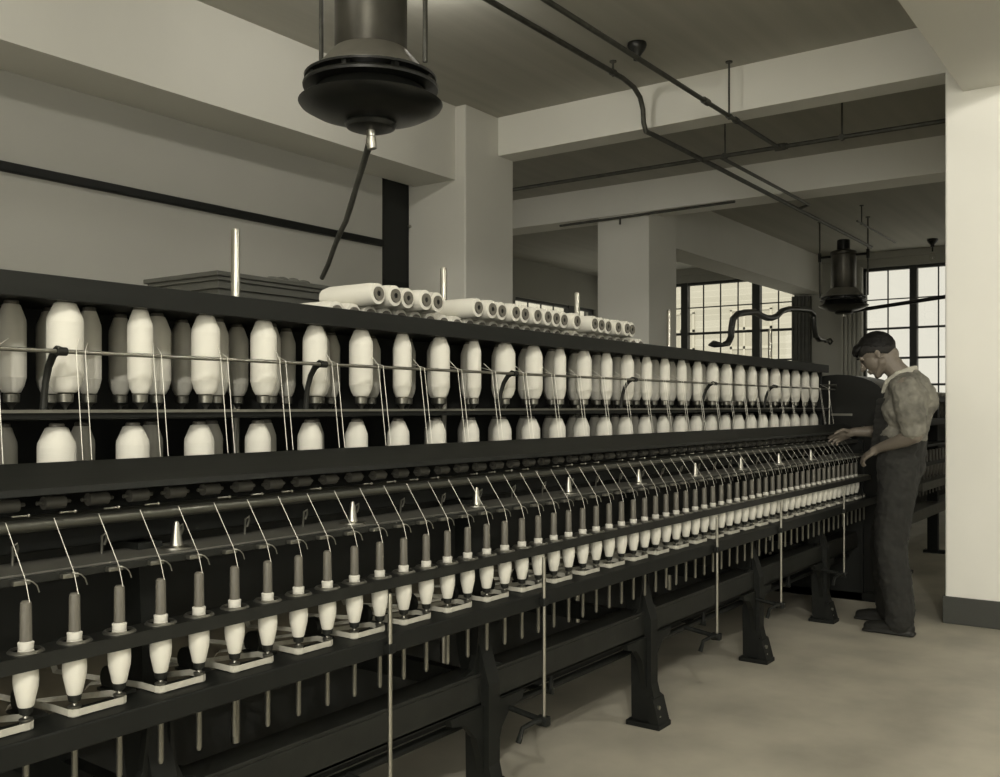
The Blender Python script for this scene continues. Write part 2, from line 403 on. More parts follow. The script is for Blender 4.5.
for i in IDX:
    x = SX[i]
    if i == IDX[0]:
        me = {}
        me['spindle'] = P('spindle', MB().lathe([(.004,.572),(.0062,.578),(.0062,.676),(.009,.68),(.009,.716),(.0125,.722),(.0125,.724),(.0105,.727),(.0105,.737),(.0125,.740),
                 (.0125,.742),(.006,.744),(.0045,.7475)], (x, SY, 0), 12), 'dsteel')
        me['ring'] = P('ring', MB().lathe([(.0262,.8662),(.0262,.8715),(.029,.8715),(.0325,.8675),(.0325,.8662)], (x, SY, 0), 24), 'dsteel')
        # open ring: delete the end caps
        m_ = me['ring'].data; b_ = bmesh.new(); b_.from_mesh(m_)
        bmesh.ops.delete(b_, geom=[f for f in b_.faces if len(f.verts) > 6], context='FACES'); b_.to_mesh(m_); b_.free()
        me['top_roller'] = P('top_roller', MB().tube([(x+.002, 1.872, 1.127), (x+.046, 1.872, 1.127)], .0135, 12).tube([(x-.012, 1.872, 1.127), (x+.060, 1.872, 1.127)], .004, 8), 'leather')
        me['weight_lever'] = P('weight_lever', MB().tube([(x+.010, 1.826, 1.110), (x+.042, 1.826, 1.110)], .0018, 6).ball((x+.043, 1.825, 1.110), .0036, n=8), 'steel')
        me['thread_guide'] = P('thread_guide', MB().box(x-.020, x+.012, 1.760, 1.7748, .989, .998, .001)
            .tube([(x+.006, 1.764, .996), (x-.002, 1.757, .998), (x+.003, 1.752, .998), (x+.010, 1.749, .995), (x+.017, 1.747, .987), (x+.021, 1.746, .974)], .0013, 6), 'dsteel')
    else:
        for nm, o in me.items():
            if nm == 'weight_lever' and (i*7) % 5 == 1: continue
            c = o.copy(); C.objects.link(c); c.location = o.location+Vector((x-SX[IDX[0]], 0, 0))
for i in IDX[::2]:
    x = SX[i]+.5*SP
    P('thread_hook', MB().tube([(x, 1.895, 1.005), (x, 1.893, 1.03), (x-.004, 1.887, 1.045), (x+.002, 1.881, 1.051), (x+.006, 1.885, 1.04), (x+.004, 1.89, 1.025)], .0028, 6), 'dsteel')
# drive tapes: one per pair of spindles, front strip round two whorls and two strips back to the drum
YD, ZD, RD = 2.30, .665, .115
P('drive_drum', MB().tube([(FX0, YD, ZD), (FX1, YD, ZD)], RD, 32), 'drum')
for x in [FX0+.35+.9*k for k in range(8)]:
    P('drum_flange', MB().tube([(x, YD, ZD), (x+.03, YD, ZD)], RD+.035, 32), 'iron2')
def tape(xl, xr):
    bm = bmesh.new(); r = .0128; xm = (xl+xr)/2
    path = [(xm-.03, YD-.05, ZD+.118, 0), (xm-.035, YD-.118, ZD+.03, .35)]
    path += [(xl-r, SY+.05, .731, 1), (xl-r, SY, .731, 1), (xl-r*.7, SY-r*.7, .731, 1), (xl, SY-r, .731, 1), (xr, SY-r, .731, 1), (xr+r*.7, SY-r*.7, .731, 1), (xr+r, SY, .731, 1), (xr+r, SY+.05, .731, 1)]
    path += [(xm+.05, YD-.118, ZD-.02, .35), (xm+.045, YD-.05, ZD-.118, 0)]
    h = .0068; t = .0010
    rows = []
    for k, (px, py, pz, up) in enumerate(path):
        a = path[max(k-1,0)]; b = path[min(k+1,len(path)-1)]
        d = Vector((b[0]-a[0], b[1]-a[1], 0)).normalized()
        upv = Vector((0,0,1)) if up == 1 else Vector((1-up, 0, up)).normalized()
        nrm = Vector((d.y, -d.x, 0))
        p = Vector((px,py,pz))
        rows.append([bm.verts.new(p+upv*h+nrm*t), bm.verts.new(p-upv*h+nrm*t), bm.verts.new(p-upv*h), bm.verts.new(p+upv*h)])
    for a, b in zip(rows, rows[1:]):
        for k in range(4): bm.faces.new((a[k], a[(k+1)%4], b[(k+1)%4], b[k]))
    mb = MB(); mb.bm = bm
    return mb
tp = None
for i in IDX[:-1]:
    if i % 2: continue
    if tp is None: tp = P('drive_tape', tape(SX[i], SX[i+1]), 'tape', False); x0 = SX[i]
    else:
        c = tp.copy(); C.objects.link(c); c.location = tp.location+Vector((SX[i]-x0, 0, 0))
# tension pulleys behind the tapes
tpul = None
for i in IDX[:-1]:
    if i % 2 == 0: continue
    x = SX[i]+.5*SP
    if tpul is None:
        tpul = P('tension_pulley', MB().tube([(x-.008, 1.86, .745), (x+.008, 1.86, .745)], .028, 16).tube([(x, 1.86, .745), (x, 1.86, .72)], .006, 6)
                 .box(x-.02, x+.02, 1.80, 1.88, .7215, .7275), 'iron2'); x0 = x
    else:
        c = tpul.copy(); C.objects.link(c); c.location = tpul.location+Vector((x-x0, 0, 0))
# lower longitudinal rail: a channel whose top flange shows
P('lower_rail', MB().box(FX0, FX1, 1.83, 1.845, .37, .463, .003).box(FX0, FX1, 1.83, 1.93, .463, .475, .003).box(FX0, FX1, 1.83, 1.90, .37, .38), 'iron2', False)
P('shade_board', MB().box(FX0, FX1, 2.50, 2.515, .004, .64), 'dark', False)  # added board that keeps light from behind off the floor underneath
P('lower_rail', MB().box(FX0, FX1, 2.84, 2.86, .37, .475, .003), 'iron', False)
P('middle_rail', MB().box(FX0, FX1, 2.88, 2.98, .674, .72, .003).box(FX0, FX1, 2.93, 3.0, .838, .866), 'iron', False)
P('back_rail', MB().box(FX0, FX1, 2.80, 2.88, 1.0, 1.19, .003), 'iron', False)
# cast frames with front and back feet
for x in (.09, 1.29, 2.49, X_at(650, 1.82), X_at(758, 1.82), X_at(825, 1.82)):
    if x < FX0: x = FX0+.05
    mb = MB(); hw = .03
    for ys, sg in ((1.80, 1), (2.92, -1)):
        out = [(ys-.012*sg, .02), (ys+.09*sg, .02), (ys+.095*sg, .38), (ys+.13*sg, .56), (ys+.14*sg, 1.02), (ys+.075*sg, 1.02), (ys+.05*sg, .60), (ys+.0*sg, .44), (ys-.0*sg, .18), (ys-.02*sg, .10)]
        mb.prism(out, 'x', x-hw, x+hw)
        # curved gussets towards both sides, under the rail
        for s2 in (-1, 1):
            g = [(x+s2*hw*.9, .37), (x+s2*.20, .37), (x+s2*.19, .345), (x+s2*.12, .33), (x+s2*.07, .28), (x+s2*.045, .21), (x+s2*hw*.9, .14)]
            mb.prism(g, 'y', ys+.02*sg, ys+.045*sg)
            g = [(x+s2*hw*.9, .475), (x+s2*.10, .475), (x+s2*.06, .49), (x+s2*.042, .53), (x+s2*hw*.9, .66)]
            mb.prism(g, 'y', ys+.04*sg, ys+.06*sg)
        y0, y1 = sorted((ys-.05*sg, ys+.105*sg))
        mb.box(x-.055, x+.055, y0, y1, 0, .022, .004)
        mb.prism([(ys-.045*sg, .02), (ys+.0*sg, .02), (ys+.0*sg, .13), (ys-.018*sg, .12)], 'x', x-.05, x+.05)
    mb.prism([(1.90,.98),(2.82,.98),(2.82,1.02),(1.90,1.02)], 'x', x-.02, x+.02)
    mb.prism([(1.88,.40),(2.84,.40),(2.84,.46),(2.5,.47),(2.36,.52),(2.2,.47),(1.88,.46)], 'x', x-.02, x+.02)
    f = P('frame_leg', mb, 'iron', False)
    MB().tube([(x-.02, 1.79, .085), (x-.02, 1.765, .085)], .009, 8).tube([(x-.02, 1.79, .045), (x-.02, 1.762, .045)], .008, 8).build('bolt', M['steel'], f)
# lifter rods
for px in (390, 544, 717, 781, 844):
    x = X_at(px, 1.688)
    f = P('lifter_rod', MB().lathe([(.0062,.30),(.0062,.836)], (x, 1.688, 0), 12), 'steel')
    MB().box(x-.014, x+.014, 1.70-.03, 1.70+.012, .295, .325, .003).tube([(x, 1.69, .31), (x-.04, 1.70, .315), (x-.075, 1.72, .30), (x-.085, 1.73, .255)], [.011,.009,.008,.010], 8) \
        .tube([(x, 1.69, .31), (x, 1.84, .33)], .010, 8).build('rod_lever', M['iron'], f)
    MB().box(x-.012, x+.012, 1.678, 1.7005, .68, .705, .003).build('rod_guide', M['iron'], f, False)
for x in (.9, 1.7, 2.95, 4.3, 5.5):       # round cross shafts hanging between the feet
    P('rocker_shaft', MB().tube([(x, 1.87, .29), (x, 2.85, .29)], .012, 8).tube([(x, 1.88, .29), (x, 1.88, .37)], .009, 8), 'iron')
P('rocker_shaft', MB().tube([(FX0, 1.90, .30), (FX1, 1.90, .30)], .014, 10), 'iron')
# headstock with domed gear cover at the far end
mb = MB(); hx0, hx1 = FX1+.02, FX1+.60
yA, yB = 1.66, 2.30
dome = [(yA, .06), (yB, .06), (yB, 1.38)]
for k in range(0, 13):
    t = PI*k/12; dome.append(((yA+yB)/2+(yB-yA)/2*math.cos(t), 1.38+.165*math.sin(t)))
dome.append((yA, 1.38))
# remove doubled corner points
dd = []
for p in dome:
    if not dd or (abs(p[0]-dd[-1][0])+abs(p[1]-dd[-1][1])) > 1e-4: dd.append(p)
if (abs(dd[0][0]-dd[-1][0])+abs(dd[0][1]-dd[-1][1])) < 1e-4: dd.pop()
mb.prism(dd, 'x', hx0+.04, hx1)
bmesh.ops.bevel(mb.bm, geom=[e for e in mb.bm.edges if len(e.link_faces) == 2 and e.calc_face_angle(0) > 1.2], offset=.02, segments=3, affect='EDGES')
P('gear_cover', mb, 'black')
P('headstock', MB().box(hx0, hx0+.04, 1.80, 2.92, .0, 1.10, .006).box(hx0, hx1, 2.31, 2.92, .0, 1.22, .02).box(hx0, hx1+.03, 1.64, 2.95, 0, .06, .004), 'iron', False)
P('cover_knob', MB().lathe([(.010,-.03),(.018,-.02),(.022,0),(.012,.008)], (hx0+.01, 1.80, 1.17), 12, 'x').box(hx0+.028, hx0+.0395, 1.88, 2.02, 1.26, 1.275), 'steel')
P('gear', MB().lathe([(.02,-.012),(.075,-.012),(.075,.012),(.02,.012)], (hx0-.006, 2.25, 1.42), 28, 'x').lathe([(.05,-.01),(.05,.01)], (hx0-.006, 2.12, 1.40), 24, 'x'), 'iron2')
P('end_rod', MB().tube([(FX1+.005, 2.02, 1.05), (FX1+.005, 2.02, 1.50)], .006, 8).tube([(FX1+.005, 2.10, 1.05), (FX1+.005, 2.10, 1.46)], .005, 8).tube([(FX1, 1.97, 1.47), (FX1+.02, 2.2, 1.47)], .008, 8), 'dsteel')

# ------------------------------------------------------------------ roving bobbins standing in the creel
def where(x, marks, what):
    """phrase that places x by the landmark just left of it."""
    return what
def place_phrase(xs, marks, noun):
    out = []
    for x in xs:
        left = [m for m in marks if m <= x+1e-4]
        if not left:
            n = len([q for q in xs if x <= q < marks[0]-1e-4])
            out.append('%s left of the leftmost %s' % (ORD[min(n,20)], noun))
        else:
            k = len(left); m = left[-1]
            n = len([q for q in xs if m-1e-4 <= q <= x])
            nm = 'leftmost' if k == 1 else ORD[k]
            out.append('%s right of the %s %s' % (ORD[n], nm, noun))
    return out
def roving(zb, ztop_, lbl, grp, thr, dn):
    """bobbin with base at zb; local origin at the base centre"""
    t = thing('roving_bobbin', (0,0,zb), lbl, 'bobbin', grp)
    h = ztop_-zb
    def lm(mb, name, m):
        return mb.build(name, M[m], t, True, loc=(0,0,zb))
    a = .034
    lm(MB().lathe([(.46,zb+a*1.15),(.62,zb+a*1.18),(.84,zb+a*1.6),(1.0,zb+a*2.2),(1.0,zb+h-.055),(.97,zb+h-.045),(.60,zb+h-.012),(.45,zb+h-.009)], (0,0,0), 28), 'yarn', 'roving')
    lm(MB().lathe([(0,zb),(.003,zb+.0005),(.005,zb+.006),(.010,zb+.014),(.0175,zb+.018),(.0185,zb+.036),(.014,zb+.0395)], (0,0,0), 18), 'holder', 'dsteel')
    lm(MB().lathe([(.0165,zb+h-.013),(.0165,zb+h-.003),(.013,zb+h)], (0,0,0), 18), 'barrel_top', 'bobwood')
    if thr is not None:
        lm(MB().tube(thr, .0008, 5), 'strand', 'thread')
    return t
front_r = [.0397,.0300,.0363,.0357,.0358,.0368,.030,.034,.026,.039,.036,.026,.033,.027,.032,.027,.0265,.026,.026,.034,.033,.031,.028,.027,.034,.028,.030,.028,.029]
PF = .1928
def row(n0, n1, x0, y, zb, zt, kind, rads, thread, shade, rj=0):
    proto = {}
    xs = [x0+PF*k for k in range(n0, n1)]
    vis = [x for x in xs]
    phr = place_phrase(vis, BR, 'curved bracket')
    for j, k in enumerate(range(n0, n1)):
        x = xs[j]
        if not proto:
            t0 = roving(zb, zt, '', kind, thread, None); proto['t'] = t0; t = t0
            t.location = (x, y, zb)
        else:
            t = dup(proto['t'], (x, y, zb))
        r = rads(k)
        for ch in t.children:
            if ch.name.split('.')[0] == 'yarn': ch.scale = (r, r, 1)
        size = 'thick' if r > .035 else ('slim' if r < .0285 else 'full')
        t['label'] = '%s roving bobbin in %s, %s' % (size, kind, phr[j])
        t['group'] = 'roving bobbins in the creel, '+kind
ZBU, ZTU = 1.3135, 1.567
ZBL, ZTL = 1.0505, 1.284
fr_ = lambda k: front_r[k] if 0 <= k < len(front_r) else .035
def thr_up(dx, y, dy0, sx=.012):      # from the bobbin over the rod and down behind the roller cover
    return [(sx, 2.045-y if dy0 is None else dy0, 1.475), (dx, YRD-.0065-y, ZR+.004), (dx, YRD-.0068-y, ZR-.004), (dx-.007, 1.937-y, 1.206)]
row(-3, 29, 1.21, 2.08, ZBU, ZTU, 'upper front row', fr_, thr_up(-.036, 2.08, None), False)
row(-3, 28, 1.21+.135, 2.205, ZBU, ZTU, 'upper second line', lambda k: .029+.006*((k*5)%3)/2, thr_up(-.150, 2.205, -.035, -.025), True)
row(-3, 28, 1.21+.285, 2.305, ZBU, ZTU, 'upper third line', lambda k: .029+.004*((k*4)%3)/2, None, True)
row(-3, 29, 1.19, 2.08, ZBL, ZTL, 'lower front row', lambda k: (.041,.0385,.0375,.035,.036,.035,.036,.034,.031,.036,.037,.035,.035)[k] if 0<=k<13 else .032+.004*((k*3)%4)/3, None, False)
row(-3, 28, 1.19+.135, 2.205, ZBL, ZTL, 'lower second line', lambda k: .031, None, True)

# ------------------------------------------------------------------ spare bobbins lying on the creel tray
RL = .0362; LL = .245
def lying(loc):
    t = thing('spare_bobbin', loc, '', 'bobbin', 'spare bobbins')
    def lm(mb, name, m): return mb.build(name, M[m], t, True, loc=loc)
    c = Vector(loc)
    lm(MB().lathe([(.020,.004),(.033,.006),(RL,.035),(RL,LL-.035),(.030,LL-.006),(.020,LL-.004)], c, 28, 'y'), 'yarn', 'roving')
    lm(MB().lathe([(.009,.012),(.009,.0),(.0215,-.001),(.0225,.004),(.0205,.008)], c, 24, 'y'), 'barrel', 'bobwood')
    lm(MB().lathe([(0,.0035),(.0088,.0035)], c, 16, 'y'), 'bore', 'dark')
    return t
ZL0 = ZT0+.010+RL+.0005
YL = 2.085
sp_ = 2*RL+.003
posts = [X_at(235.5, YC), X_at(443.5, YC), X_at(577, YC), X_at(669, YC)]
lp = None
def put_lying(x, z, lbl, grp, dy=0.0, rz=0.0):
    global lp
    if lp is None: t = lp = lying((x, YL, z))
    else: t = dup(lp, (x, YL+dy, z))
    t.location = (x, YL+dy, z); t.rotation_euler = (0, 0, rz)
    t['label'] = lbl; t['group'] = grp
low = []
x = X_at(376, 2.09)-1.5*sp_
while x < X_at(652, 2.1): low.append(x); x += sp_
POSTP = [posts[1], posts[2]]
def sect(x):
    if x < posts[1]: return 'before the second steel post'
    if x < posts[2]: return 'between second and third steel posts'
    return 'beyond the third steel post'
cnt = {}
for x in low:
    s_ = sect(x); cnt[s_] = cnt.get(s_, 0)+1
    put_lying(x, ZL0, 'bobbin lying in the bottom layer, %s from left %s' % (ORD[min(cnt[s_],20)], s_), 'spare bobbins, bottom layer on the creel top', dy=.06)
up = []
for a, b in ((376, 434), (471, 571), (593, 631)):
    xa, xb = X_at(a, 2.1), X_at(b, 2.1)
    up += [q+sp_/2 for q in low if xa-.037 <= q+sp_/2 <= xb+.035]
cnt = {}
hup = math.sqrt((2*RL+.0012)**2-(sp_/2)**2)
for j, x in enumerate(up):
    s_ = sect(x); cnt[s_] = cnt.get(s_, 0)+1
    put_lying(x, ZL0+hup, 'bobbin lying on top of the pile, %s from left %s' % (ORD[min(cnt[s_],20)], s_),
              'spare bobbins, upper layer on the creel top', dy=random.uniform(-.012, .012)-.005)

# ------------------------------------------------------------------ bobbins on the spindles
def spindle_bobbin(x):
    loc = Vector((x, SY, .7475))
    t = thing('spindle_bobbin', loc, '', 'bobbin', 'ring bobbins on the spindles')
    def lm(mb, name, m): return mb.build(name, M[m], t, True, loc=loc)
    c = (x, SY, 0)
    lm(MB().lathe([(.006,.7485),(.0115,.752),(.0135,.7635),(.0125,.765)], c, 18), 'base_cup', 'iron2')
    lm(MB().lathe([(.0125,.764),(.0145,.767),(.0175,.782),(.0215,.80),(.0225,.815),(.0220,.828),(.0185,.845),(.0150,.862),(.0138,.871)], c, 24), 'yarn', 'yarn')
    lm(MB().lathe([(.0105,.8705),(.0135,.872),(.0145,.884),(.0110,.886)], c, 18), 'collar', 'white')
    lm(MB().lathe([(.0110,.8858),(.0103,.95),(.0098,.957),(.0068,.9605),(.004,.9608)], c, 18), 'barrel', 'bobwood')
    lm(MB().tube([(x, 1.828, 1.100), (x, 1.757, 1.0), (x+.003, SY-.008, .958)], .00062, 5), 'thread', 'thread')
    return t
sb = None
xs = [SX[i] for i in IDX[:-2]]
phr = place_phrase(xs, CONES, 'steel cone')
for x, p in zip(xs, phr):
    if sb is None: sb = t = spindle_bobbin(x)
    else: t = dup(sb, (x, SY, .7475))
    t['label'] = 'ring bobbin on the spindle rail, %s, counted from left' % p

# ------------------------------------------------------------------ long bent handle over the end of the frame
mb = MB()
hp = [(709,345),(714,344),(722,345),(728,343),(731,337),(731.5,328),(733,319),(738,314),(746,312.5),(755,312),(762,316),(767,318),(772,318),(777,316),(782,311),(789,309),(800,309.5),
      (809,310.5),(813.5,315),(814,326),(815.5,336),(819,339.5),(824,340)]
pts = []
for px, py in hp:
    x_ = X_at(px, YC); pts.append((x_, YC, Z_at(py, x_, YC)))
off = 0
zpost = 1.862
tz = min(abs(px-770) for px, _ in hp)
rad = [.006,.022,.013]+[.021]*(len(hp)-4)+[.012]
t = mb.tube(pts, rad, 12).build('shipper_handle', M['black'], None)
tag(t, 'bent black shipper handle resting on the post nearest the worker', 'machine handle')
x_ = pts[-1][0]
MB().tube([pts[-1], (x_+.03, YC, pts[-1][2]-.012), (x_+.09, YC, pts[-1][2]-.004), (x_+.16, YC, pts[-1][2]-.022), (x_+.22, YC, pts[-1][2]), (x_+.16, YC, pts[-1][2]+.018), (x_+.09, YC, pts[-1][2]+.002)], .010, 8).build('looped_end', M['black'], t)

# ------------------------------------------------------------------ humidifiers
def humidifier(x, y, lbl):
    t = thing('humidifier', (x, y, 2.60), lbl, 'humidifier', 'ceiling humidifiers')
    B = lambda mb, n, m, par=t: mb.build(n, M[m], par)
    B(MB().lathe([(.160,2.9555),(.163,2.96),(.163,3.40),(.172,3.41),(.172,3.44),(.155,3.455)], (x,y,0), 40), 'body', 'galv')
    B(MB().lathe([(.155,3.456),(.085,3.475),(.085,3.60),(.075,3.61)], (x,y,0), 28), 'neck', 'black')
    B(MB().lathe([(.262,2.847),(.262,2.852),(.25,2.862),(.168,2.955),(.15,2.9555)], (x,y,0), 40), 'skirt', 'skirt')
    r_ = B(MB().lathe([(.235,2.785),(.302,2.785),(.305,2.795),(.302,2.803),(.235,2.803)], (x,y,0), 44), 'louvre_ring', 'black')
    B(MB().lathe([(.225,2.80),(.225,2.84)], (x,y,0), 40), 'louvre_core', 'black')
    B(MB().lathe([(.23,2.833),(.295,2.828),(.298,2.837),(.262,2.8455),(.20,2.8455)], (x,y,0), 44), 'upper_rim', 'black')
    for k in range(8):
        a = 2*PI*k/8+.35
        p = Vector((math.cos(a), math.sin(a), 0))*.272+Vector((x,y,0))
        B(MB().box(p.x-.012, p.x+.012, p.y-.012, p.y+.012, 2.803, 2.832), 'louvre_strut', 'black', r_)
    B(MB().lathe([(.0,2.635),(.118,2.640),(.18,2.652),(.26,2.678),(.315,2.708),(.324,2.722),(.318,2.727),(.29,2.724),(.24,2.784),(.0,2.784)], (x,y,0), 48), 'drip_pan', 'black')
    B(MB().lathe([(.0,2.602),(.085,2.604),(.108,2.612),(.118,2.628),(.112,2.639)], (x,y,0), 32), 'sump', 'black')
    B(MB().lathe([(.020,2.575),(.020,2.6025)], (x,y,0), 16), 'drain_union', 'steel')
    for s_ in (-1, 1):
        yy_ = y+s_*.318
        h = B(MB().tube([(x,yy_,2.81),(x,yy_,ZC)], .011, 10).lathe([(.03,ZC-.012),(.03,ZC-.001)], (x,yy_,0), 14), 'hanger_rod', 'pipe')
        B(MB().tube([(x,y+s_*.165,3.36),(x,yy_,3.36)], .016, 10).tube([(x,yy_,3.30),(x,yy_,3.42)], .022, 10), 'hanger_arm', 'black', h)
    t.location.z -= .035
    for ch in t.children:
        if ch.name.startswith('hanger_rod'): ch.location.z += .035
    return t
nx, ny = 3.206*1.0, 2.996
D_ = 4.35; u_ = (371-500)/F
nx, ny = D_*(CA+SA*u_), D_*(SA-CA*u_)
humidifier(nx, ny, 'big dark humidifier with flared drip pan hanging at top left')
D_ = 13.0; u_ = (843.5-500)/F
fx, fy = D_*(CA+SA*u_), D_*(SA-CA*u_)
humidifier(fx, fy, 'far humidifier hanging near the windows above the worker')
# drain hose
pts = []
for (px, py), tt in zip(((371,130),(371.5,136),(370,143),(366,155),(361,172),(356,188),(351,205),(346,221),(340,233),(334,248),(328,265),(322,278)),
                        (0,0,.02,.1,.2,.3,.4,.5,.62,.75,.88,1)):
    ex, ey = X_at(322, 3.78), 3.78
    Yq = ny+(ey-ny)*tt
    xq = X_at(px, Yq); pts.append((xq, Yq, Z_at(py, xq, Yq)))
pts[0] = (nx, ny, 2.537); pts[1] = (nx, ny, 2.51)
HZ = pts[-1][2]
t = MB().tube(pts, [.021,.023,.018,.015,.014,.0135,.015,.0135,.0135,.013,.013,.013], 12).build('drain_hose', M['pipe'], None)
tag(t, 'dark hose sagging from the near humidifier down to the cabinet top', 'hose')
MB().tube([(nx,ny,2.538),(nx+.002,ny,2.51),(nx+.004,ny-.004,2.485)], [.022,.024,.021], 14).build('elbow', M['steel'], t)
# ------------------------------------------------------------------ cabinet behind the frame
cy = 3.6; cx = X_at(217, cy); cz = Z_at(270, cx, cy)
cy2 = Y_at(143, cx); cx2 = X_at(337, cy)
cb = thing('cabinet', ((cx+cx2)/2, (cy+cy2)/2, 0), 'grey wooden cabinet with cornice standing behind the machine at left', 'cabinet')
P('carcass', MB().box(cx+.05, cx2-.05, cy+.05, cy2-.05, 0, cz-.05, .004), 'crate', False, cb)
P('cornice', MB().box(cx, cx2, cy, cy2, cz-.022, cz, .004).box(cx+.015, cx2-.015, cy+.015, cy2-.015, cz-.04, cz-.022, .002).box(cx+.03, cx2-.03, cy+.03, cy2-.03, cz-.075, cz-.04, .002), 'crate', False, cb)
P('door', MB().box(cx+.08, (cx+cx2)/2-.005, cy+.035, cy+.05, .1, cz-.12, .003).box((cx+cx2)/2+.005, cx2-.08, cy+.035, cy+.05, .1, cz-.12, .003), 'crate', False, cb)
P('side_panel', MB().box(cx+.035, cx+.05, cy+.12, cy2-.12, .1, cz-.12, .003), 'crate', False, cb)
mb = MB()
for k in range(9):
    mb.ball((X_at(275,cy+.1)+.02*k*1.2, cy+.12+.02*math.sin(k*2.1), cz+.014), .032, (1.2,1.0,.42+.12*((k*3)%4)/3), None, 12)
t = mb.build('rag', M['rag'], None)
rm = t.modifiers.new('remesh', 'REMESH'); rm.mode = 'VOXEL'; rm.voxel_size = .006; rm.use_smooth_shade = True
tag(t, 'crumpled dusty rag lying on the cabinet top beside the hose end', 'rag')
# ------------------------------------------------------------------ ceiling pipes
def pipe(name, pts, r, lbl, hangers=(), cat='pipe', m='pipe'):
    t = MB().tube(pts, r, 12).build(name, M[m], None)
    tag(t, lbl, cat)
    for hx, hy, hz in hangers:
        MB().tube([(hx,hy,hz-r*1.6),(hx,hy,ZC)], .008, 8).lathe([(.026,ZC-.01),(.026,ZC-.0005)], (hx,hy,0), 12).build('hanger', M['pipe'], t)
        MB().lathe([(r*1.0,-.02),(r*1.35,-.02),(r*1.35,.02),(r*1.0,.02)], (hx,hy,hz), 14, 'x').build('clamp', M['pipe'], t)
    return t
XP3, ZP3 = 7.8, 3.46
yj = lambda px: Y_at(px, XP3)
t = pipe('water_pipe', [(XP3, .2, ZP3), (XP3, 7.2, ZP3)], .018, 'thin pipe crossing the bay between the two beams', [(XP3, yj(842), ZP3), (XP3, yj(725), ZP3)])
y2 = yj(780)
MB().lathe([(.03,-.04),(.03,.04)], (XP3, y2, ZP3), 14, 'y').lathe([(.026,-.06),(.026,-.045)], (XP3, y2, ZP3), 14, 'y').build('tee', M['pipe'], t)
k2 = (HOR-85)/(F*SA-CA*(680-500)); z2 = H+k2*y2
XA = X_at(729, y2)
t = pipe('conduit', [(.6, y2, z2), (6.0, y2, z2), (XP3-.02, y2, z2)], .016, 'straight conduit running over the front beam to the crossing pipe', [(XA, y2, z2)])
MB().lathe([(.024,-.04),(.024,.04)], (6.3, y2, z2), 14, 'x').lathe([(.024,-.02),(.024,.02)], (6.85, y2, z2), 14, 'x').build('coupling', M['pipe'], t)
y4 = yj(702)
z4 = ZP3
yk = y4
zk = H+(HOR-62)/(F*SA-CA*(595-500))*yk
xk = X_at(640, yk)
pipe('conduit', [(.6,yk,zk),(xk-.28,yk,zk),(xk-.1,yk,zk-.02),(xk,yk,zk-.07),(xk+.05,yk,zk-.15),(xk+.06,yk,zk-.25),(xk+.1,yk,zk-.31),(xk+.22,yk,ZP3+.0),(XP3-.02,yk,ZP3)], .019,
     'thick conduit that bends down before the front beam', [(X_at(613,yk), yk, zk)])
t = pipe('water_pipe', [(XP3+.02, y4, ZP3-.0), (fx, y4, ZP3-.02)], .02, 'pair of pipes running back from the crossing pipe to the far humidifier')
MB().tube([(XP3+.02, y4-.16, ZP3), (10.2, y4-.16, ZP3-.0), (10.3, y4-.05, ZP3), (10.35, y4, ZP3)], .016, 10).build('second_pipe', M['pipe'], t)
MB().tube([(fx, y4, ZP3-.02), (fx, fy-.34, ZP3-.02)], .018, 10).build('branch', M['pipe'], t)
pipe('sprinkler_pipe', [(fx-1.0, fy-.45, 3.62), (fx+.9, fy-.45, 3.62)], .012, 'short thin pipe beside the far humidifier', [(fx-.8, fy-.45, 3.62)])
# small pipe under the second beam with a hook
XQ = 9.66
t = pipe('conduit', [(XQ, Y_at(560, XQ), ZB-.06), (XQ, Y_at(735, XQ), ZB-.04)], .014, 'thin conduit clipped under the second beam', [])
MB().tube([(XQ, Y_at(620, XQ), ZB-.06), (XQ, Y_at(620, XQ), ZB-.13)], .012, 8).build('outlet', M['pipe'], t)
# ceiling rose with lampholder (near top) and a pendant bulb far right
def rose(x, y, r, lbl, bulb):
    t = thing('pendant_lamp', (x, y, ZC), lbl, 'lamp', 'ceiling lamps')
    P('ceiling_rose', MB().lathe([(r,ZC-.001),(r*1.05,ZC-.02),(r*.85,ZC-.05),(r*.4,ZC-.09),(r*.38,ZC-.12),(r*.2,ZC-.125)], (x,y,0), 24), 'black', True, t)
    if bulb:
        P('stem', MB().tube([(x,y,ZC-.12),(x,y,ZC-.19)], .014, 8), 'black', True, t)
        P('bulb', MB().lathe([(.012,ZC-.19),(.02,ZC-.205),(.045,ZC-.25),(.052,ZC-.285),(.042,ZC-.32),(.018,ZC-.338),(0,ZC-.34)], (x,y,0), 20), 'glass', True, t)
    return t
D_ = (ZC-H)*F/(HOR-43); u_ = (637-500)/F
rose(D_*(CA+SA*u_), D_*(SA-CA*u_), .065, 'black ceiling rose above the straight conduit', False)
D_ = (ZC-H)*F/(HOR-239); u_ = (932.5-500)/F
rose(D_*(CA+SA*u_), D_*(SA-CA*u_), .075, 'small pendant bulb on the ceiling at far right', True)
# sloping shaft before the right window
XS = 14.6
ya, yb = Y_at(843, XS), Y_at(960, XS)
tag(MB().tube([(XS, ya, Z_at(312.5, XS, ya)), (XS, yb, Z_at(294.5, XS, yb))], .028, 12).build('sloping_pipe', M['black'], None), 'black sloping pipe crossing in front of the right hand window', 'pipe')
MB().tube([(XS, yb+.05, Z_at(295.5, XS, yb)), (XS, yb+.05, ZC)], .012, 8).build('hanger', M['black'], bpy.data.objects['sloping_pipe'])

